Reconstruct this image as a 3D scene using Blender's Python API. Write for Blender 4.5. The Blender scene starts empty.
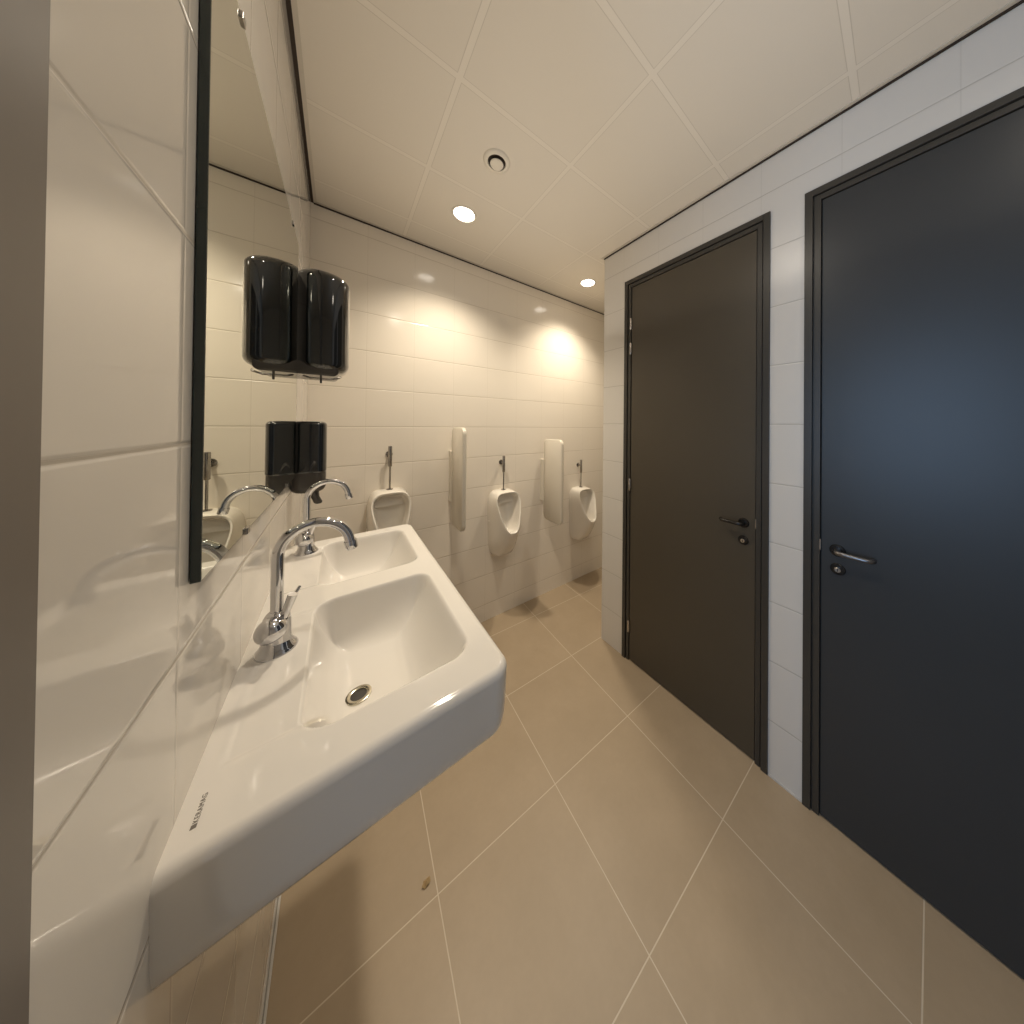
import bpy, bmesh, math, random
from mathutils import Vector, Matrix
random.seed(4)
PI = math.pi
C = bpy.context.scene.collection

# ---------------------------------------------------------------- room dimensions (metres)
WL = -0.126      # left tiled wall plane
WR = 1.4143      # wall with the doors
YB = 1.9272      # back wall plane
YC = 1.2821      # corner where the door wall ends and the urinal alcove opens
H = 2.601        # ceiling height
XA = 2.55        # far side of the alcove
YF = -1.45       # wall behind

# ---------------------------------------------------------------- helpers
def link(o, parent=None):
    C.objects.link(o)
    if parent is not None:
        o.parent = parent
    return o

def obj(name, bm, mat, parent=None, smooth=None, bevel=0, seg=3):
    me = bpy.data.meshes.new(name)
    bmesh.ops.recalc_face_normals(bm, faces=bm.faces)
    bm.to_mesh(me); bm.free()
    if mat: me.materials.append(mat)
    o = bpy.data.objects.new(name, me)
    link(o, parent)
    if smooth is not None:
        for p in me.polygons: p.use_smooth = True
        if smooth < 180:
            me.set_sharp_from_angle(angle=math.radians(smooth))
    if bevel:
        m = o.modifiers.new('bevel', 'BEVEL'); m.width = bevel; m.segments = seg
        m.limit_method = 'ANGLE'; m.angle_limit = math.radians(40)
        for p in me.polygons: p.use_smooth = True
        m.harden_normals = True
    return o

def tag(o, label=None, cat=None, group=None, kind=None):
    if label: o['label'] = label
    if cat: o['category'] = cat
    if group: o['group'] = group
    if kind: o['kind'] = kind
    return o

def thing(name, loc, label=None, cat=None, group=None, kind=None):
    o = bpy.data.objects.new(name, None); link(o)
    o.location = loc; o.empty_display_size = .05
    return tag(o, label, cat, group, kind)

def box(bm, x0, x1, y0, y1, z0, z1):
    v = [bm.verts.new((x, y, z)) for x in (x0, x1) for y in (y0, y1) for z in (z0, z1)]
    for f in ((0,1,3,2),(4,6,7,5),(0,4,5,1),(2,3,7,6),(0,2,6,4),(1,5,7,3)):
        bm.faces.new([v[i] for i in f])
    return bm

def BX(*a):
    return box(bmesh.new(), *a)

def frame_axes(d):
    d = Vector(d).normalized()
    a = Vector((0,0,1)) if abs(d.z) < .9 else Vector((1,0,0))
    u = d.cross(a).normalized(); w = d.cross(u).normalized()
    return d, u, w

def lathe(bm, prof, origin=(0,0,0), axis=(0,0,1), n=40, close=True):
    """prof: list of (radius, distance along axis)"""
    d, u, w = frame_axes(axis); o = Vector(origin); rings = []
    for r, h in prof:
        c = o + d*h
        if r < 1e-6: rings.append([bm.verts.new(c)])
        else: rings.append([bm.verts.new(c + (u*math.cos(t) + w*math.sin(t))*r) for t in [2*PI*i/n for i in range(n)]])
    for A, B in zip(rings, rings[1:]):
        if len(A) == 1 and len(B) == 1: continue
        for i in range(n):
            j = (i+1) % n
            if len(A) == 1: bm.faces.new((A[0], B[i], B[j]))
            elif len(B) == 1: bm.faces.new((A[i], A[j], B[0]))
            else: bm.faces.new((A[i], A[j], B[j], B[i]))
    return bm

def tube(bm, pts, rad, n=20, caps=True):
    pts = [Vector(p) for p in pts]
    if not isinstance(rad, (list, tuple)): rad = [rad]*len(pts)
    T = [(pts[min(i+1, len(pts)-1)] - pts[max(i-1, 0)]).normalized() for i in range(len(pts))]
    _, u, w = frame_axes(T[0]); rings = []
    for p, t, r in zip(pts, T, rad):
        u = (u - t*u.dot(t)).normalized(); w = t.cross(u)
        rings.append([bm.verts.new(p + (u*math.cos(a) + w*math.sin(a))*r) for a in [2*PI*i/n for i in range(n)]])
    for A, B in zip(rings, rings[1:]):
        for i in range(n): bm.faces.new((A[i], A[(i+1)%n], B[(i+1)%n], B[i]))
    if caps:
        bm.faces.new(rings[0]); bm.faces.new(rings[-1])
    return bm

def loft(bm, loops, cap0=True, cap1=True):
    R = [[bm.verts.new(p) for p in L] for L in loops]
    n = len(R[0])
    for A, B in zip(R, R[1:]):
        for i in range(n): bm.faces.new((A[i], A[(i+1)%n], B[(i+1)%n], B[i]))
    if cap0: bm.faces.new(R[0])
    if cap1: bm.faces.new(R[-1])
    return bm

def rrect(w, h, r, n=6):
    """rounded rectangle outline centred at 0"""
    out = []
    for cx, cy, a0 in ((w/2-r, h/2-r, 0), (-w/2+r, h/2-r, PI/2), (-w/2+r, -h/2+r, PI), (w/2-r, -h/2+r, 1.5*PI)):
        for i in range(n+1):
            a = a0 + PI/2*i/n
            out.append((cx + r*math.cos(a), cy + r*math.sin(a)))
    return out

# ---------------------------------------------------------------- materials
def mat(name, col, rough=.5, metal=0., coat=0., spec=.5, emit=None, es=0.):
    m = bpy.data.materials.new(name); m.use_nodes = True
    b = m.node_tree.nodes['Principled BSDF']
    b.inputs['Base Color'].default_value = (*col, 1)
    b.inputs['Roughness'].default_value = rough
    b.inputs['Metallic'].default_value = metal
    b.inputs['Coat Weight'].default_value = coat
    b.inputs['Coat Roughness'].default_value = .04
    b.inputs['Specular IOR Level'].default_value = spec
    if emit:
        b.inputs['Emission Color'].default_value = (*emit, 1)
        b.inputs['Emission Strength'].default_value = es
    return m

class NT:
    def __init__(s, m):
        s.t = m.node_tree; s.n = s.t.nodes; s.l = s.t.links
        s.b = s.n['Principled BSDF']
    def new(s, k, **kw):
        x = s.n.new(k)
        for a, v in kw.items(): setattr(x, a, v)
        return x
    def put(s, v, inp):
        if isinstance(v, (int, float)): inp.default_value = v
        else: s.l.new(v, inp)
    def m(s, op, a, b=0., c=0.):
        x = s.new('ShaderNodeMath', operation=op)
        s.put(a, x.inputs[0]); s.put(b, x.inputs[1]); s.put(c, x.inputs[2])
        return x.outputs[0]
    def pos(s):
        g = s.new('ShaderNodeNewGeometry'); x = s.new('ShaderNodeSeparateXYZ')
        s.l.new(g.outputs['Position'], x.inputs[0]); return g.outputs['Position'], x.outputs
    def joint(s, co, off, step, half, soft):
        """1 on a joint line, 0 on the tile"""
        f = s.m('FRACT', s.m('DIVIDE', s.m('SUBTRACT', co, off), step))
        d = s.m('MULTIPLY', s.m('MINIMUM', f, s.m('SUBTRACT', 1., f)), step)
        x = s.new('ShaderNodeMapRange', interpolation_type='SMOOTHSTEP')
        s.put(d, x.inputs[0]); x.inputs[1].default_value = half; x.inputs[2].default_value = half + soft
        x.inputs[3].default_value = 1; x.inputs[4].default_value = 0
        return x.outputs[0]
    def cell(s, co, off, step):
        return s.m('FLOOR', s.m('DIVIDE', s.m('SUBTRACT', co, off), step))
    def mix(s, f, a, b, mode='MIX'):
        x = s.new('ShaderNodeMix', data_type='RGBA', blend_type=mode)
        s.put(f, x.inputs[0])
        for v, i in ((a, 6), (b, 7)):
            if isinstance(v, tuple): x.inputs[i].default_value = (*v, 1)
            else: s.l.new(v, x.inputs[i])
        return x.outputs[2]

def tile_mat(name, ax, off, step, zoff, zstep, col, grout, rough=.07):
    m = mat(name, col, rough, spec=.55); t = NT(m)
    P, X = t.pos()
    jv = t.joint(X[ax], off, step, .0006, .0012)
    jh = t.joint(X[2], zoff, zstep, .0008, .0014)
    j = t.m('MAXIMUM', jh, t.m('MULTIPLY', jv, .28))
    t.l.new(t.mix(t.m('MULTIPLY', j, .8), col, grout), t.b.inputs['Base Color'])
    t.put(t.m('ADD', rough, t.m('MULTIPLY', j, .4)), t.b.inputs['Roughness'])
    # joints dip, every tile lies a hair out of plane, glaze is faintly wavy
    wide = t.m('MAXIMUM', t.joint(X[2], zoff, zstep, .0006, .004), t.m('MULTIPLY', t.joint(X[ax], off, step, .0004, .003), .25))
    nz = t.new('ShaderNodeTexNoise'); t.l.new(P, nz.inputs['Vector'])
    nz.inputs['Scale'].default_value = 9; nz.inputs['Detail'].default_value = 1
    h = t.m('SUBTRACT', t.m('MULTIPLY', nz.outputs[0], .35), wide)
    bp = t.new('ShaderNodeBump'); bp.inputs['Distance'].default_value = .0012; bp.inputs['Strength'].default_value = .6
    t.l.new(h, bp.inputs['Height']); t.l.new(bp.outputs[0], t.b.inputs['Normal'])
    return m

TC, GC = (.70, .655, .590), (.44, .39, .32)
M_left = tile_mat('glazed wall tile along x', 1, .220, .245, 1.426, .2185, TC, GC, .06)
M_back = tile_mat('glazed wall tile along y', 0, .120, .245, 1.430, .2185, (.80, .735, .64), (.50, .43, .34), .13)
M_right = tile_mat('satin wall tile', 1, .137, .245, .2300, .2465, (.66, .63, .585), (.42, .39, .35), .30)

def floor_mat():
    m = mat('beige floor tile', (.30, .22, .145), .42); t = NT(m)
    P, X = t.pos()
    a = -.042
    xr = t.m('ADD', t.m('MULTIPLY', X[0], math.cos(a)), t.m('MULTIPLY', X[1], math.sin(a)))
    yr = t.m('SUBTRACT', t.m('MULTIPLY', X[1], math.cos(a)), t.m('MULTIPLY', X[0], math.sin(a)))
    fx, fy = .2370, .4490
    ox = fx*math.cos(a) + fy*math.sin(a); oy = fy*math.cos(a) - fx*math.sin(a)
    j = t.m('MAXIMUM', t.joint(xr, ox, .4432, .0011, .0008), t.joint(yr, oy, .4450, .0011, .0008))
    cv = t.new('ShaderNodeCombineXYZ'); t.l.new(t.cell(xr, ox, .4432), cv.inputs[0]); t.l.new(t.cell(yr, oy, .4450), cv.inputs[1])
    wn = t.new('ShaderNodeTexWhiteNoise', noise_dimensions='3D'); t.l.new(cv.outputs[0], wn.inputs['Vector'])
    n1 = t.new('ShaderNodeTexNoise'); t.l.new(P, n1.inputs['Vector']); n1.inputs['Scale'].default_value = 5; n1.inputs['Detail'].default_value = 6; n1.inputs['Roughness'].default_value = .6
    n2 = t.new('ShaderNodeTexNoise'); t.l.new(P, n2.inputs['Vector']); n2.inputs['Scale'].default_value = 60; n2.inputs['Detail'].default_value = 4
    n1c = t.new('ShaderNodeMapRange'); t.l.new(n1.outputs[0], n1c.inputs[0]); n1c.inputs[1].default_value = .3; n1c.inputs[2].default_value = .7
    c = t.mix(n1c.outputs[0], (.400, .308, .205), (.455, .352, .240))
    c = t.mix(t.m('MULTIPLY', wn.outputs[0], .35), c, (.37, .29, .20))
    c = t.mix(t.m('MULTIPLY', n2.outputs[0], .25), c, (.32, .25, .17))
    c = t.mix(j, c, (.62, .53, .41))
    t.l.new(c, t.b.inputs['Base Color'])
    bp = t.new('ShaderNodeBump'); bp.inputs['Distance'].default_value = .001; bp.inputs['Strength'].default_value = .4
    t.l.new(t.m('SUBTRACT', t.m('MULTIPLY', n2.outputs[0], .25), j), bp.inputs['Height']); t.l.new(bp.outputs[0], t.b.inputs['Normal'])
    return m

def ceiling_mat():
    m = mat('mineral ceiling tile', (.56, .50, .42), .9, spec=.2); t = NT(m)
    P, X = t.pos()
    A = [(X[0], .2998, .4878), (X[1], 1.7429, .4104)]
    bar = t.m('MAXIMUM', *[t.joint(c, o, s, .0085, .0006) for c, o, s in A])
    wide = t.m('MAXIMUM', *[t.joint(c, o, s, .0105, .0006) for c, o, s in A])
    edge = t.m('SUBTRACT', wide, bar)
    n = t.new('ShaderNodeTexNoise'); t.l.new(P, n.inputs['Vector']); n.inputs['Scale'].default_value = 220; n.inputs['Detail'].default_value = 3
    c = t.mix(t.m('MULTIPLY', n.outputs[0], .3), (.74, .685, .60), (.69, .635, .555))
    c = t.mix(bar, c, (.77, .715, .63))
    c = t.mix(t.m('MULTIPLY', edge, .3), c, (.33, .28, .22))
    t.l.new(c, t.b.inputs['Base Color'])
    bp = t.new('ShaderNodeBump'); bp.inputs['Distance'].default_value = .0015; bp.inputs['Strength'].default_value = .3
    t.l.new(t.m('ADD', t.m('MULTIPLY', n.outputs[0], .2), wide), bp.inputs['Height']); t.l.new(bp.outputs[0], t.b.inputs['Normal'])
    return m

def noisy(name, c0, c1, rough, scale=8, **kw):
    m = mat(name, c0, rough, **kw); t = NT(m); P, X = t.pos()
    n = t.new('ShaderNodeTexNoise'); t.l.new(P, n.inputs['Vector']); n.inputs['Scale'].default_value = scale; n.inputs['Detail'].default_value = 4
    t.l.new(t.mix(n.outputs[0], c0, c1), t.b.inputs['Base Color'])
    return m

M_floor, M_ceil = floor_mat(), ceiling_mat()
M_porc = mat('white glazed porcelain', (.79, .75, .695), .09, coat=.5)
M_porc2 = mat('white urinal ceramic', (.80, .75, .67), .14, coat=.3)
M_chrome = mat('polished chrome', (.66, .66, .68), .05, 1.)
M_chrome_d = mat('brushed chrome', (.40, .38, .36), .22, 1.)
M_mirror = mat('mirror silvering', (.80, .82, .74), .0, 1.)
M_glass_edge = mat('dark green glass edge', (.012, .025, .024), .12, spec=.7)
M_door_a = noisy('dark brown door paint', (.062, .050, .034), (.070, .057, .040), .38, 5, spec=.5)
M_door_b = noisy('charcoal door paint', (.030, .032, .034), (.035, .037, .039), .38, 5, spec=.45)
M_frame = mat('dark steel frame paint', (.040, .036, .030), .35)
M_gap = mat('black gap', (.006, .005, .004), .8)
M_trim = mat('dark brown shadow gap', (.030, .018, .011), .7)
M_angle = mat('ceiling edge angle', (.60, .55, .47), .6)
M_black = mat('glossy black plastic', (.008, .009, .010), .06, coat=1.)
M_smoke = mat('smoked grey plastic', (.055, .048, .042), .16)
M_handle = mat('anthracite lever metal', (.045, .042, .040), .25, .8)
M_steel = mat('satin steel', (.62, .58, .54), .25, 1.)
M_jamb = noisy('taupe painted jamb', (.155, .130, .110), (.175, .150, .128), .45, 6)
M_panel = mat('cream divider plastic', (.70, .645, .55), .28)
M_drain = mat('steel drain ring', (.62, .58, .48), .18, 1.)
M_dark = mat('drain shadow', (.03, .025, .02), .5)
M_silic = mat('pale sealant', (.58, .56, .53), .4)
M_lamp = mat('lit downlight lens', (1, 1, 1), .3, emit=(1., .93, .82), es=7.)
M_white = mat('white painted metal', (.72, .67, .58), .35)
M_ink = mat('grey print', (.16, .14, .12), .5)
M_leaf = noisy('dry leaf', (.62, .46, .24), (.25, .14, .05), .6, 120)

# ---------------------------------------------------------------- the room
def struct(name, bm, m, label, cat, parent=None, **kw):
    o = obj(name, bm, m, parent, **kw)
    if parent is None: tag(o, label, cat, kind='structure')
    return o

struct('floor', BX(-1.75, XA+.1, YF-.1, YB+.1, -.06, 0), M_floor, 'beige stone-look tiled floor with pale grout joints', 'floor')
struct('ceiling', BX(-1.75, XA+.1, YF-.1, YB+.1, H, H+.06), M_ceil, 'suspended ceiling of square off-white tiles', 'ceiling')
bm = BX(WL-.1, WL, .2905, YB, 0, H)
box(bm, WL-.1, WL, YF, -.72, 0, H); box(bm, WL-.1, WL, -.72, .2905, 2.36, H)
struct('wall_left', bm, M_left, 'glossy white tiled wall carrying the mirror and the basin', 'wall')
struct('wall_back', BX(WL-.1, XA+.1, YB, YB+.1, 0, H), M_back, 'white tiled wall behind the urinals', 'wall')
# door wall: piers and lintels around two door openings
D1a, D1b, D2a, D2b, DT = .3481, 1.1056, -.5185, .2387, 2.3634
bm = BX(WR, WR+.12, D1b, YC, 0, H)
box(bm, WR, WR+.12, D2b, D1a, 0, H)
box(bm, WR, WR+.12, YF, D2a, 0, H)
box(bm, WR, WR+.12, D1a, D1b, DT, H)
box(bm, WR, WR+.12, D2a, D2b, DT, H)
box(bm, WR+.12, XA, YC-.10, YC, 0, H)
struct('wall_right', bm, M_right, 'pale tiled wall with two dark doors', 'wall')
struct('wall_alcove', BX(XA, XA+.1, YC-.1, YB, 0, H), M_right, 'tiled end wall of the urinal alcove', 'wall')
struct('wall_front', BX(WL, WR+.12, YF-.1, YF, 0, H), M_right, 'plain wall behind the viewer', 'wall')
# perimeter of the ceiling: pale angle and a solid dark strip, the gap's shade put into its colour
def perim(n, a, g, lab):
    t = thing('trim_%d' % n, (0, 0, 0), lab, 'ceiling trim', kind='structure')
    obj('shadow_gap', BX(*g), M_trim, t); obj('edge_angle', BX(*a), M_angle, t)
perim(1, (WL+.0115, WL+.024, .30, YB-.005, H-.0035, H-.0002), (WL+.0003, WL+.0115, .30, YB-.0003, H-.0030, H-.0003), 'dark brown shadow gap between left wall and ceiling')
perim(2, (WL+.02, XA, YB-.018, YB-.0035, H-.0035, H-.0002), (WL+.012, XA, YB-.0075, YB-.0003, H-.009, H-.0040), 'thin dark gap above the urinal wall')
perim(3, (WR-.020, WR-.004, YF, YC+.016, H-.0035, H-.0002), (WR-.0075, WR-.0003, YF, YC+.004, H-.009, H-.0040), 'thin dark gap above the door wall')
struct('trim_4', BX(WL+.0003, WL+.006, .30, YB-.001, .0003, .009), M_silic, 'pale sealant joint along the foot of the left wall', 'sealant', bevel=.002)
struct('trim_5', BX(WR-.004, WR-.0003, D2b+.001, D1a-.001, .0003, .006), M_silic, 'pale sealant joint at the foot of the pier between doors', 'sealant')

# entrance opening on the left: jamb seen at the left edge of the picture, corridor beyond with a daylit window
t = thing('door_3', (WL, .25, 0), 'taupe jamb of the entrance at the left edge', 'door frame', kind='structure')
t.location = (0, 0, 0)
obj('jamb', BX(WL-.14, WL+.0020, .245, .2900, .0002, 2.40), M_jamb, t, bevel=.0012)
obj('jamb', BX(WL-.14, WL+.0020, -.722, -.675, .0002, 2.40), M_jamb, t, bevel=.0012)
obj('lintel', BX(WL-.14, WL+.0020, -.6745, .2445, 2.35, 2.40), M_jamb, t, bevel=.0012)
M_plaster = noisy('corridor plaster', (.55, .55, .56), (.60, .60, .61), .7, 6)
bm = BX(-1.70, -1.64, YF, YB, 0, .75); box(bm, -1.70, -1.64, YF, YB, 2.25, H)
box(bm, -1.70, -1.64, YF, -.75, .75, 2.25); box(bm, -1.70, -1.64, .45, YB, .75, 2.25)
struct('wall_corridor', bm, M_plaster, 'plain corridor wall beyond the entrance', 'wall')
t = thing('window_1', (0, 0, 0), 'corridor window with white frame', 'window', kind='structure')
bm = BX(-1.69, -1.65, -.749, .449, .751, .80); box(bm, -1.69, -1.65, -.749, .449, 2.20, 2.249)
box(bm, -1.69, -1.65, -.749, -.70, .80, 2.20); box(bm, -1.69, -1.65, .40, .449, .80, 2.20); box(bm, -1.69, -1.65, -.17, -.13, .80, 2.20)
obj('window_frame', bm, M_white, t)

# ---------------------------------------------------------------- doors in the right wall
def make_door(n, y0, y1, leaf_mat, handle_right, hz, lz, label, hinges):
    """handle_right: the lock side is at y0 (nearer the viewer)"""
    t = thing('door_%d' % n, (WR, (y0+y1)/2, 0), label, 'door', kind='structure')
    t.location = (0, 0, 0)
    w = .034
    fr = bmesh.new()
    # casing: flat face standing just proud of the tiles, then a stepped rebate
    for a, b, x0, x1, o in ((0, w-.010, -.007, .10, 0), (w-.010, w-.006, .004, .10, 0), (w-.006, w+.013, -.001, .10, .0)):
        box(fr, WR+x0, WR+x1, y0+a+.0003, y0+b, .0003, DT-a-.0003)
        box(fr, WR+x0, WR+x1, y1-b, y1-a-.0003, .0003, DT-a-.0003)
        box(fr, WR+x0, WR+x1, y0+b, y1-b, DT-b, DT-a-.0003)
    obj('door_frame', fr, M_frame, t, bevel=.0009, seg=2)
    q = w+.013
    g = obj('gap', BX(WR+.012, WR+.018, y0+q-.001, y1-q+.001, .0005, DT-q+.001), M_gap, t)  # black sheet filling the slit around the leaf, shade put into its colour
    leaf = obj('door_leaf', BX(WR+.0045, WR+.048, y0+q+.003, y1-q-.003, .006, DT-q-.003), leaf_mat, t, bevel=.0012, seg=2)
    hy = y0+.094 if handle_right else y1-.094
    s = 1 if handle_right else -1     # lever points to the hinge side
    f = WR+.0045
    b = bmesh.new(); lathe(b, [(0, 0), (.0215, 0), (.0215, .004), (.019, .0075), (.009, .008), (0, .008)], (f, hy, hz), (-1, 0, 0))
    ro = obj('handle_rosette', b, M_handle, t, smooth=35)
    b = bmesh.new()
    pts = [(f-.006, hy, hz), (f-.024, hy, hz), (f-.031, hy+s*.002, hz), (f-.035, hy+s*.009, hz)]
    pts += [(f-.036, hy+s*d, hz) for d in (.02, .045, .070)] + [(f-.0345, hy+s*.079, hz), (f-.026, hy+s*.086, hz), (f-.018, hy+s*.088, hz)]
    tube(b, pts, [.0092, .0088, .0086, .0084, .0078, .0076, .0076, .0076, .0074, .0070])
    obj('door_handle', b, M_handle_lit if n == 2 else M_handle, t, smooth=50)
    b = bmesh.new(); lathe(b, [(0, 0), (.0205, 0), (.0205, .003), (.018, .006), (.011, .0062), (.0105, .004), (0, .004)], (f, hy+s*.001, lz), (-1, 0, 0))
    lk = obj('lock_rosette', b, M_handle, t, smooth=35)
    b = bmesh.new(); lathe(b, [(0, 0), (.0085, 0), (.0085, .0105), (.0075, .0115), (0, .0115)], (f-.002, hy+s*.001, lz), (-1, 0, 0))
    cy = obj('lock_cylinder', b, M_steel, lk, smooth=35)
    b = BX(f-.0152, f-.0134, hy+s*.001-.0008, hy+s*.001+.0008, lz-.0045, lz+.0045)
    obj('keyhole', b, M_gap, cy)
    ly = y0+q+.0006 if handle_right else y1-q-.0006
    obj('latch_plate', BX(WR-.0018, WR+.006, ly-.0022, ly+.0018, hz-.012, hz+.028), M_steel, t, bevel=.0006)
    for z in hinges:
        yy = y1-q-.001 if handle_right else y0+q+.001
        b = bmesh.new(); lathe(b, [(0, -.036), (.0042, -.036), (.0058, -.033), (.0058, -.0008), (.0050, 0), (.0058, .0008), (.0058, .033), (.0042, .036), (0, .036)], (WR-.004, yy, z), (0, 0, 1), n=20)
        hg = obj('hinge', b, M_steel, t, smooth=35)
        obj('hinge_leaf', BX(WR-.0022, WR+.012, yy-.0065, yy+.0065, z-.032, z+.032), M_chrome_d, hg, bevel=.0008)
    return t
M_handle_lit = mat('lit grey lever metal', (.20, .195, .20), .28, .9)  # lighter copy of the lever metal, the light on it put into the colour
make_door(1, D1a, D1b, M_door_a, True, 1.022, .944, 'dark brown flush door nearer the urinals, lever handle at its right', (2.085, 1.93, 1.087, .213))
make_door(2, D2a, D2b, M_door_b, False, 1.005, .938, 'charcoal flush door at the right edge, lever handle at its left', (2.08, 1.93, 1.087, .213))

# ---------------------------------------------------------------- mirror
MX = WL+.009
t = thing('wall_mirror', (WL, .485, 1.27), 'tall frameless mirror on the left tiled wall', 'mirror'); t.location = (0, 0, 0)
my0, my1, mz0, mz1 = .488, 1.245, 1.272, 2.035
glass = obj('glass_plate', BX(WL+.001, MX-.0004, my0, my1, mz0, mz1), M_glass_edge, t)
obj('mirror_face', BX(MX-.0004, MX, my0+.0012, my1-.0012, mz0+.0012, mz1-.0012), M_mirror, t)
for o_ in t.children:
    for v in o_.data.vertices:
        if v.co.x > WL+.004: v.co.x += .008*(v.co.y-my0)/(my1-my0)
for y, z, s in ((.67, mz0, -1), (1.08, mz0, -1), (.60, mz1, 1), (1.12, mz1, 1)):
    b = BX(WL-.0005, MX+.003+.008*(y-my0)/(my1-my0), y-.008, y+.008, z-.007 if s > 0 else z-.004, z+.004 if s > 0 else z+.007)
    obj('mirror_clip', b, M_chrome_d, t, bevel=.0015)

# ---------------------------------------------------------------- double wash basin
SX1, SY0, SY1, SZ = .240, .418, 1.285, 1.038
t_sink = thing('double_washbasin', (WL, (SY0+SY1)/2, SZ), 'white porcelain double washbasin with two square bowls, hung on the left wall', 'sink')
t_sink.location = (0, 0, 0)
def sdr(x, y, x0, x1, y0, y1, r):
    """inside distance to a rounded rectangle (positive inside)"""
    cx, cy = (x0+x1)/2, (y0+y1)/2
    qx, qy = abs(x-cx)-(x1-x0)/2+r, abs(y-cy)-(y1-y0)/2+r
    return -(math.hypot(max(qx, 0), max(qy, 0)) + min(max(qx, qy), 0) - r)
BOWLS = [(-.038, .198, .490, .838, .650), (-.038, .198, .912, 1.232, 1.075)]
def lip(t):
    t = min(max(t, 0), 1)
    return (1-(1-t)**2.2)*(1-math.exp(-t*14))/(1-math.exp(-14))
def sink_z(x, y):
    z = SZ
    R = .034
    d = sdr(x, y, WL-.2, SX1, SY0, SY1, R)
    re = .013
    if d < re: z -= re - math.sqrt(max(re*re-(re-max(d, 0))**2, 0))
    for x0, x1, y0, y1, yc in BOWLS:
        s = sdr(x, y, x0, x1, y0, y1, .040)
        if s > 0:
            wx = min(max((x-x0)/(x1-x0), 0), 1)
            w = .055+.045*wx
            z -= .098*lip(s/w)
            dd = math.hypot(x-.036, (y-yc)*.9)
            z -= .012*lip(s/.06)*max(0, 1-dd/.16)
        # shallow tap deck behind the bowl
        s2 = sdr(x, y, WL+.012, x0+.03, y0+.012, y1-.012, .012)
        if s2 > 0: z -= .0026*min(1, s2/.014)**2 * (1 if s <= 0 else max(0, 1-s/.01))
    return z
def sink_top():
    bm = bmesh.new()
    R = .034
    def edge_x(y):
        dy = min(y-SY0, SY1-y)
        return SX1 if dy >= R else SX1-(R-math.sqrt(max(R*R-(R-dy)**2, 0)))
    def seg(a, b, n, e0=False):
        return [a+(b-a)*((i/n)**2 if e0 else i/n) for i in range(n)]
    ys = seg(SY0, SY0+.04, 26, e0=True) + seg(SY0+.04, SY1-.04, 300) + [SY1-(v-SY0) for v in reversed(seg(SY0, SY0+.04, 26, e0=True))]
    us = [i/130*.9 for i in range(130)] + [.9+.1*(1-(1-i/26)**2) for i in range(27)]
    grid = []
    for y in ys:
        xe = edge_x(y)
        grid.append([bm.verts.new((WL-.0006+u*(xe-WL+.0006), y, sink_z(WL-.0006+u*(xe-WL+.0006), y))) for u in us])
    for A, B in zip(grid, grid[1:]):
        for i in range(len(us)-1): bm.faces.new((A[i], A[i+1], B[i+1], B[i]))
    ring = grid[0] + [r[-1] for r in grid[1:-1]] + list(reversed(grid[-1]))
    prev = ring
    zb = SZ-.116
    prof = [(.0, SZ-.02), (.001, SZ-.05), (.003, SZ-.085), (.006, SZ-.101), (.011, SZ-.110), (.019, SZ-.115), (.03, zb)]
    cy = (SY0+SY1)/2
    def inset(p, k):
        x, y = p.x, p.y
        if x > SX1-R and (y < SY0+R or y > SY1-R):
            v = Vector((x-(SX1-R), y-(SY0+R if y < SY0+R else SY1-R))); v.normalize(); return x-v.x*k, y-v.y*k
        if x > SX1-R-1e-5: return x-k, y
        return x, (y+k if y < cy else y-k)
    for k, z in prof:
        cur = []
        for v in ring:
            x, y = inset(v.co, k)
            cur.append(bm.verts.new((x, y, z)))
        for i in range(len(ring)-1): bm.faces.new((prev[i], prev[i+1], cur[i+1], cur[i]))
        prev = cur
    bm.faces.new(prev)
    return obj('basin_body', bm, M_porc, t_sink, smooth=180)
sink_top()
for i, (x0, x1, y0, y1, yc) in enumerate(BOWLS):
    zc = sink_z(.036, yc)
    b = bmesh.new(); lathe(b, [(.0125, -.002), (.0130, .0035), (.0165, .0050), (.0205, .0040), (.0215, -.004)], (.036, yc, zc), (0, 0, 1), n=40)
    dr = obj('drain_ring', b, M_drain, t_sink, smooth=60)
    b = bmesh.new(); lathe(b, [(0, .0022), (.0128, .0019)], (.036, yc, zc), (0, 0, 1), n=32)
    obj('drain_hole', b, M_dark, dr)
cu = bpy.data.curves.new('maker_lettering', 'FONT'); cu.body = '\u25A0KERAMAG'
cu.size = .0058; cu.extrude = .00012; cu.space_character = 1.15
tmp = bpy.data.objects.new('tmp', cu); C.objects.link(tmp)
bpy.context.view_layer.update()
me = bpy.data.meshes.new_from_object(tmp.evaluated_get(bpy.context.evaluated_depsgraph_get()))
bpy.data.objects.remove(tmp)
me.materials.clear(); me.materials.append(M_ink); me.name = 'maker_lettering'
lo = bpy.data.objects.new('maker_lettering', me); link(lo, t_sink)
lo.location = (-.108, .448, SZ+.0002); lo.rotation_euler = (0, 0, math.radians(90))
lo['label'] = 'small grey maker lettering on the basin rim'

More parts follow.
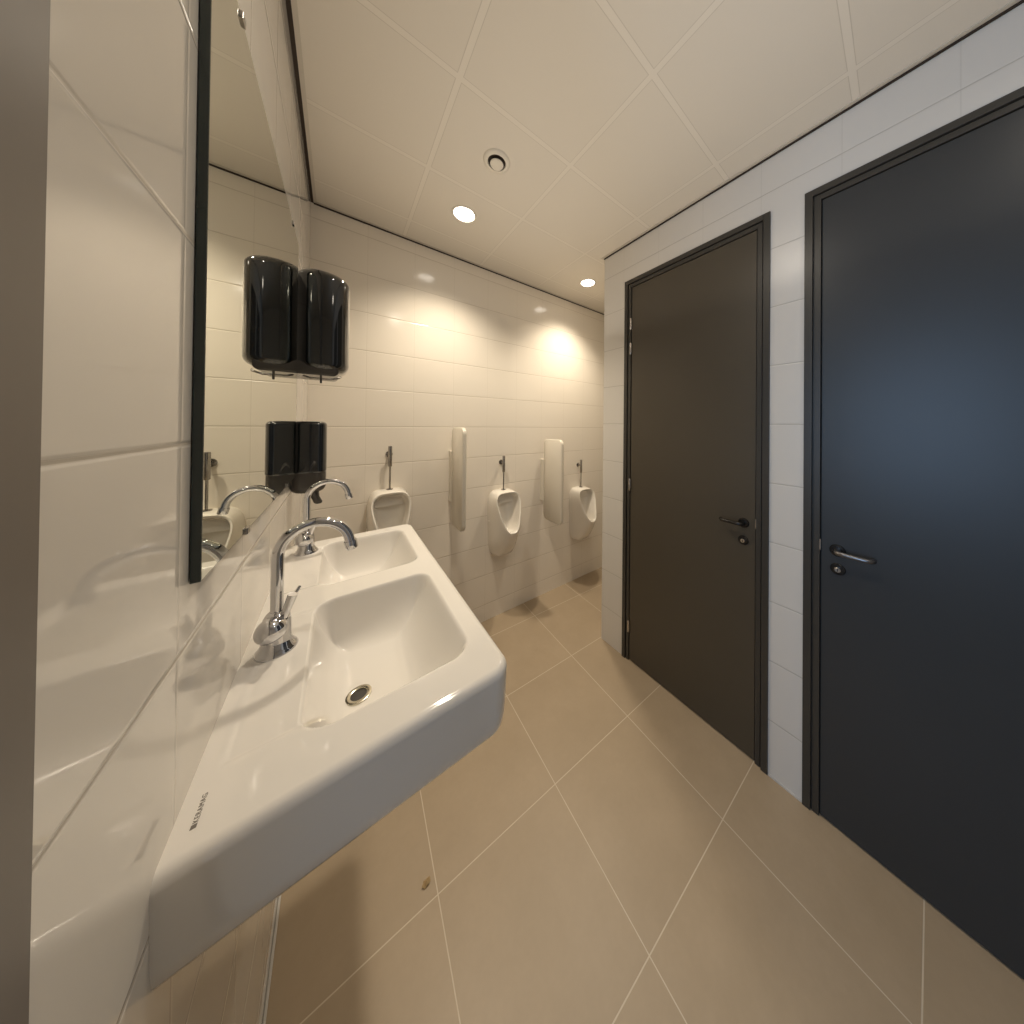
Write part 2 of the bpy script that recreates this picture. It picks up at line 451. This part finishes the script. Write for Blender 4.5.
# ---------------------------------------------------------------- taps
def make_tap(x, y, label):
    zt = sink_z(x, y)
    t = thing('swan_neck_tap', (x, y, zt), label, 'tap', 'swan-neck taps on the double basin')
    b = bmesh.new(); lathe(b, [(0, -.001), (.0295, -.001), (.0300, .002), (.027, .006), (.0225, .012), (.0200, .020), (.0195, .050), (.0180, .060), (.0140, .067), (.0105, .070), (0, .070)])
    obj('tap_body', b, M_chrome, t, smooth=50)
    r = .0525
    pts = [(0, 0, .064), (0, 0, .10), (0, 0, .150)]
    for i in range(0, 29):
        a = PI - (PI*.95)*i/28
        pts.append((r+r*math.cos(a), 0, .168+r*math.sin(a)))
    e = Vector(pts[-1]); d = (e-Vector(pts[-2])).normalized()
    pts += [tuple(e+d*.008)]
    b = bmesh.new(); tube(b, pts, .0088, n=28)
    sp = obj('spout', b, M_chrome, t, smooth=50)
    b = bmesh.new(); lathe(b, [(0, 0), (.0102, 0), (.0108, .002), (.0108, .016), (.0092, .018), (0, .018)], tuple(e+d*.004), tuple(d), n=28)
    obj('aerator', b, M_chrome, sp, smooth=40)
    # round control knob on the side facing the viewer with a small stick lever
    b = bmesh.new(); lathe(b, [(.0215*math.sin(PI*i/20), -.0215*math.cos(PI*i/20)) for i in range(21)], (-.005, -.016, .046), (-.2, -1, .1), n=36)
    kn = obj('control_knob', b, M_chrome, t, smooth=80)
    b = bmesh.new(); tube(b, [(.010, -.010, .060), (.0165, -.011, .080), (.022, -.012, .098)], [.0058, .0066, .0074], n=20)
    obj('lever', b, M_chrome, kn, smooth=40)
    b = bmesh.new(); tube(b, [(.008, .014, .058), (.018, .024, .074), (.028, .034, .090)], [.0036, .0030, .0028], n=14)
    obj('pop_up_rod', b, M_chrome, t, smooth=40)
    return t
make_tap(-.084, .716, 'chrome swan-neck tap nearer the viewer, at the first bowl')
make_tap(-.076, 1.195, 'chrome swan-neck tap farther away, below the soap dispenser')

# ---------------------------------------------------------------- dispensers on the left wall
def rounded_block(y0, y1, dep, z0, z1, r, rp=.04, steps=16):
    """cover hung on the wall: rounded plan outline, softened top and bottom"""
    bm = bmesh.new(); loops = []
    w = y1-y0
    def ring(ins, z):
        out = rrect(dep-2*ins, w-2*ins, max(rp-ins*.6, .004), 10)
        # the cover bows outwards a little between its corners
        return [(WL-.0006+max(dep/2+px*(1+.0*z), 0), (y0+y1)/2+py, z) for px, py in out]
    for i in range(steps+1):
        a = PI/2*i/steps; loops.append(ring(r*(1-math.sin(a)), z0+r*(1-math.cos(a))))
    for i in range(1, 12):
        loops.append(ring(0, z0+r+(z1-z0-2*r)*i/12))
    for i in range(steps+1):
        a = PI/2*i/steps; loops.append(ring(r*(1-math.cos(a)), z1-r+r*math.sin(a)))
    return loft(bm, loops)
yT0, yT1 = 1.262, 1.460
t = thing('paper_towel_dispenser', (WL, 1.36, 1.62), 'large glossy black paper towel dispenser beside the far end of the mirror', 'dispenser'); t.location = (0, 0, 0)
obj('cover', rounded_block(yT0, yT1, .155, 1.632, 1.990, .034, .066), M_black, t, smooth=60)
b = bmesh.new(); loft(b, [[(WL+.001+max(px, 0), y, 1.640+pz) for px, pz in rrect(.246-2*i, .046-2*i, .018-i, 6)] for y, i in ((yT0+.012, .008), (yT0+.018, .0), (yT1-.018, .0), (yT1-.012, .008))])
obj('paper_tray', b, M_smoke, t, smooth=50)
b = bmesh.new(); tube(b, [(WL+.03, yT0+.03, 1.612), (WL+.045, yT0+.022, 1.606), (WL+.10, yT0+.022, 1.605), (WL+.125, yT0+.03, 1.614), (WL+.130, yT0+.05, 1.620)], .0034, n=12)
obj('tear_bar', b, M_chrome_d, t, smooth=50)
obj('release_tab', BX(WL+.073, WL+.079, yT0+.016, yT0+.024, 1.590, 1.618), M_smoke, t, bevel=.0015)
t = thing('soap_dispenser', (WL, 1.33, 1.2), 'small glossy black soap dispenser under the towel dispenser', 'dispenser'); t.location = (0, 0, 0)
obj('cover', rounded_block(1.266, 1.366, .095, 1.270, 1.455, .014, .030), M_black, t, smooth=60)
obj('soap_window', rounded_block(1.2675, 1.3645, .0935, 1.206, 1.300, .024, .030), M_smoke, t, smooth=60)
b = bmesh.new()
prof = [(.058, 1.218, .017, .016), (.060, 1.203, .015, .014), (.064, 1.190, .012, .012), (.069, 1.178, .012, .012), (.072, 1.170, .0125, .011), (.073, 1.164, .009, .008)]
loft(b, [[(WL+x+rx*math.cos(a), 1.30+ry*math.sin(a), z) for a in [2*PI*i/20 for i in range(20)]] for x, z, rx, ry in prof])
obj('push_lever', b, M_smoke, t, smooth=60)

# ---------------------------------------------------------------- urinals
def make_urinal(x, zt, label):
    t = thing('wall_urinal', (x, YB, zt), label, 'urinal', 'urinals on the back wall')
    N = 64
    def tear(w, ztop, zbot, dtop, dbot, p=2.6, k=1., narrow=.45):
        out = []
        for i in range(N):
            a = 2*PI*i/N + PI/2
            c, s = math.cos(a), math.sin(a)
            ex = math.copysign(abs(c)**(2/p), c); ez = math.copysign(abs(s)**(2/p), s)
            v = (ez+1)/2                       # 0 bottom, 1 top
            ww = w*(1-narrow*(1-v)**1.3)
            z = zbot+(ztop-zbot)*v
            d = dbot+(dtop-dbot)*v
            out.append((ex*ww, -d, z))
        return out
    # body: from the outline on the wall out to the rim, then down into the bowl
    L = [tear(.112, .0, -.490, -.0004, -.0004, 4.5, narrow=.14),
         tear(.113, .002, -.490, .02, .03, 4.2, narrow=.16),
         tear(.113, .002, -.474, .055, .085, 4.0, narrow=.23),
         tear(.112, .001, -.425, .080, .130, 3.8, narrow=.33),
         tear(.111, -.001, -.360, .096, .172, 3.6, narrow=.43),
         tear(.109, -.003, -.304, .108, .200, 3.5, narrow=.50),
         tear(.107, -.006, -.283, .114, .210, 3.5, narrow=.53),
         tear(.103, -.011, -.277, .114, .211, 3.5, narrow=.55),
         tear(.099, -.016, -.273, .109, .206, 3.5, narrow=.56),
         tear(.097, -.021, -.272, .096, .195, 3.5, narrow=.56),
         tear(.093, -.030, -.278, .070, .170, 3.3, narrow=.54),
         tear(.086, -.042, -.288, .046, .135, 3.0, narrow=.50),
         tear(.070, -.070, -.290, .036, .100, 2.8, narrow=.42),
         tear(.035, -.130, -.280, .032, .072, 2.4, narrow=.3)]
    b = bmesh.new(); loft(b, L, cap0=True, cap1=True)
    body = obj('urinal_bowl', b, M_porc2, t, smooth=60)
    # inner spreader ledge
    b = bmesh.new()
    loft(b, [[(xx, -d, zz) for xx, zz in ((-w, -.022), (w, -.022), (w*1.0, -.085), (w*.93, -.092), (-w*.93, -.092), (-w*1.0, -.085))] for w, d in ((.080, .034), (.088, .056), (.084, .062))])
    obj('rim_flush_ledge', b, M_porc2, t, smooth=30, bevel=.002)
    for s in (-1, 1):
        b = bmesh.new(); lathe(b, [(0, -.002), (.005, -.002), (.005, .003), (.003, .005), (0, .0055)], (s*.108, -.030, -.215), (s, 0, 0), n=16)
        obj('fixing_cap', b, M_white, t, smooth=40)
    fl = thing('flush_valve', (x, YB, zt), 'chrome flush pipe and valve above the ' + label.split(' urinal')[0].replace('white ', '') + ' urinal', 'flush valve', 'flush valves above the urinals')
    b = bmesh.new(); lathe(b, [(0, 0), (.0175, 0), (.0165, .004), (.008, .0055), (0, .0055)], (0, -.045, .0025), n=24)
    obj('collar', b, M_chrome_d, fl, smooth=40)
    b = bmesh.new(); tube(b, [(0, -.045, .004), (0, -.045, .15)], .0050, n=16)
    obj('pipe', b, M_chrome_d, fl, smooth=50)
    b = bmesh.new(); lathe(b, [(0, .135), (.0075, .135), (.0105, .139), (.0105, .252), (.009, .256), (0, .256)], (0, -.045, 0), n=24)
    obj('valve_body', b, M_chrome_d, fl, smooth=40)
    b = bmesh.new(); tube(b, [(0, -.045, .205), (0, -.0008, .205)], .0075, n=16)
    obj('wall_connector', b, M_chrome_d, fl, smooth=50)
    b = bmesh.new(); lathe(b, [(0, .0006), (.019, .0006), (.018, .004), (.008, .005), (0, .005)], (0, 0, .205), (0, -1, 0), n=24)
    obj('wall_rosette', b, M_chrome_d, fl, smooth=40)
    return t
make_urinal(.238, 1.062, 'nearest white urinal, seen just above the washbasin')
make_urinal(.975, .958, 'middle white urinal between the two dividing screens')
make_urinal(1.775, .872, 'farthest white urinal beside the door wall corner')

def make_divider(x, z0, z1, dep, bz0, bz1, label):
    t = thing('urinal_screen', (x, YB, z0), label, 'divider', 'screens between the urinals'); t.location = (x, YB, 0)
    b = bmesh.new(); th = .013
    h = z1-z0; y0 = -.042
    # side outline in the y-z plane: rounded outer corners
    def out(ins):
        return [(y0-dep/2+py, (z0+z1)/2+pz) for py, pz in rrect(dep-2*ins, h-2*ins, .045-ins, 8)]
    loft(b, [[(xx, y, z) for y, z in out(i)] for xx, i in ((-th, .004), (-th+.004, .0), (th-.004, .0), (th, .004))])
    obj('panel', b, M_panel, t, smooth=50)
    obj('wall_bracket', BX(-.017, .009, -.048, .0006, bz0, bz1), M_panel, t, bevel=.003)
    return t
make_divider(.603, .785, 1.430, .212, .93, 1.27, 'cream plastic screen between the nearest and middle urinals')
make_divider(1.360, .668, 1.335, .238, .815, 1.16, 'cream plastic screen between the middle and farthest urinals')

# ---------------------------------------------------------------- ceiling fittings
def downlight(x, y, label):
    t = thing('recessed_downlight', (x, y, H), label, 'ceiling light', 'round ceiling downlights')
    b = bmesh.new(); lathe(b, [(.0525, .004), (.0535, -.001), (.058, -.0045), (.066, -.003), (.067, -.0003)], n=48)
    obj('trim_ring', b, M_white, t, smooth=60)
    b = bmesh.new(); lathe(b, [(0, -.0012), (.030, -.0016), (.0532, -.0008)], n=48)
    obj('lens', b, M_lamp, t, smooth=60)
    b = bmesh.new(); lathe(b, [(.020, -.0018), (.021, -.004), (.023, -.004), (.024, -.0019)], n=40)
    obj('reflector_ring', b, M_white, t, smooth=60)
    return t
downlight(.524, 1.506, 'round lit downlight nearer the washbasin, by the vent')
downlight(1.555, 1.590, 'round lit downlight by the corner of the door wall')
t = thing('ceiling_vent', (.526, 1.112, H), 'round white air vent in the ceiling tile before the downlight', 'air vent')
b = bmesh.new(); lathe(b, [(.038, -.0005), (.0385, -.007), (.043, -.0085), (.055, -.005), (.058, -.0005)], n=48)
obj('outer_ring', b, M_white, t, smooth=60)
b = bmesh.new(); lathe(b, [(0, -.0007), (.0375, -.0007)], n=40)
obj('dark_throat', b, M_trim, t)  # flat disc, the shade inside the vent put into its colour
b = bmesh.new(); lathe(b, [(0, -.002), (.010, -.003), (.024, -.010), (.0285, -.013), (.027, -.0165), (.012, -.018), (0, -.018)], n=40)
obj('valve_disc', b, M_white, t, smooth=60)

# ---------------------------------------------------------------- crumb of leaf on the floor
b = bmesh.new()
P = [(-.013, -.001, .004), (-.006, -.009, .001), (.004, -.008, .0045), (.013, -.003, .0015), (.012, .005, .007), (.003, .008, .0025), (-.007, .006, .008), (.001, -.001, .0105)]
vs = [b.verts.new(p) for p in P]
for i in range(7): b.faces.new((vs[i], vs[(i+1) % 7], vs[7]))
bmesh.ops.subdivide_edges(b, edges=b.edges[:], cuts=2, use_grid_fill=True)
for v in b.verts: v.co += Vector((random.uniform(-1, 1), random.uniform(-1, 1), random.uniform(-.3, 1)))*.0009
o = obj('leaf_fragment', b, M_leaf)
m = o.modifiers.new('solid', 'SOLIDIFY'); m.thickness = .0008
o.location = (.232, .937, .0005)
tag(o, 'tiny curled dry leaf fragment on a floor joint', 'leaf')

# ---------------------------------------------------------------- light
def spot(x, y, e, size=118, blend=.5, col=(1., .90, .76), r=.04):
    l = bpy.data.lights.new('ceiling_beam', 'SPOT'); l.energy = e; l.spot_size = math.radians(size); l.spot_blend = blend
    l.color = col; l.shadow_soft_size = r
    o = bpy.data.objects.new('ceiling_beam', l); link(o); o.location = (x, y, H-.03)
    return o
WARM = (1., .885, .73)
spot(.524, 1.506, 48, 124, 1., (1., .88, .70))
spot(1.555, 1.590, 46, 124, 1., (1., .88, .70))
spot(.46, .45, 14, 160, 1.)  # assumed ceiling light out of view, placed from basin highlights and shadow
spot(.95, -.45, 8, 160, 1.)  # assumed ceiling light out of view, added as fill
def area(x, y, z, rot, sx, sy, e, col):
    l = bpy.data.lights.new('area', 'AREA'); l.shape = 'RECTANGLE'; l.size = sx; l.size_y = sy; l.energy = e; l.color = col
    o = bpy.data.objects.new('daylight_or_fill', l); link(o); o.location = (x, y, z); o.rotation_euler = rot
    return o
area(-1.60, -.15, 1.5, (0, -PI/2, 0), 1.3, .9, 17, (.42, .66, 1.))
# added fill lamp, unseen, standing in for bounce onto the ceiling
a = area(.70, .55, 2.02, (PI, 0, 0), 1.2, 2.0, 3.2, (1., .91, .79)); a.data.specular_factor = 0

w = bpy.data.worlds.new('World'); bpy.context.scene.world = w; w.use_nodes = True
w.node_tree.nodes['Background'].inputs[0].default_value = (.55, .68, .9, 1)
w.node_tree.nodes['Background'].inputs[1].default_value = .6

# ---------------------------------------------------------------- camera
yaw, pitch, roll, f = .6777, .0060, .0100, 274.94
r = Vector((math.cos(yaw), -math.sin(yaw), 0)); fw = Vector((math.sin(yaw), math.cos(yaw), 0)); z = Vector((0, 0, 1))
F = fw*math.cos(pitch)+z*math.sin(pitch); U = -fw*math.sin(pitch)+z*math.cos(pitch)
R = r*math.cos(roll)+U*math.sin(roll); U2 = U*math.cos(roll)-r*math.sin(roll)
cam = bpy.data.cameras.new('Camera'); co = bpy.data.objects.new('Camera', cam); link(co)
co.matrix_world = Matrix(((R.x, U2.x, -F.x, 0), (R.y, U2.y, -F.y, 0), (R.z, U2.z, -F.z, 1.45), (0, 0, 0, 1)))
cam.sensor_width = 36; cam.lens = 36*f/1024
cam.shift_x = (512-559.87)/1024; cam.shift_y = (423.6-512)/1024
cam.clip_start = .01
bpy.context.scene.camera = co

sc = bpy.context.scene
sc.view_settings.view_transform = 'Standard'
sc.view_settings.look = 'None'
sc.view_settings.exposure = 0.38
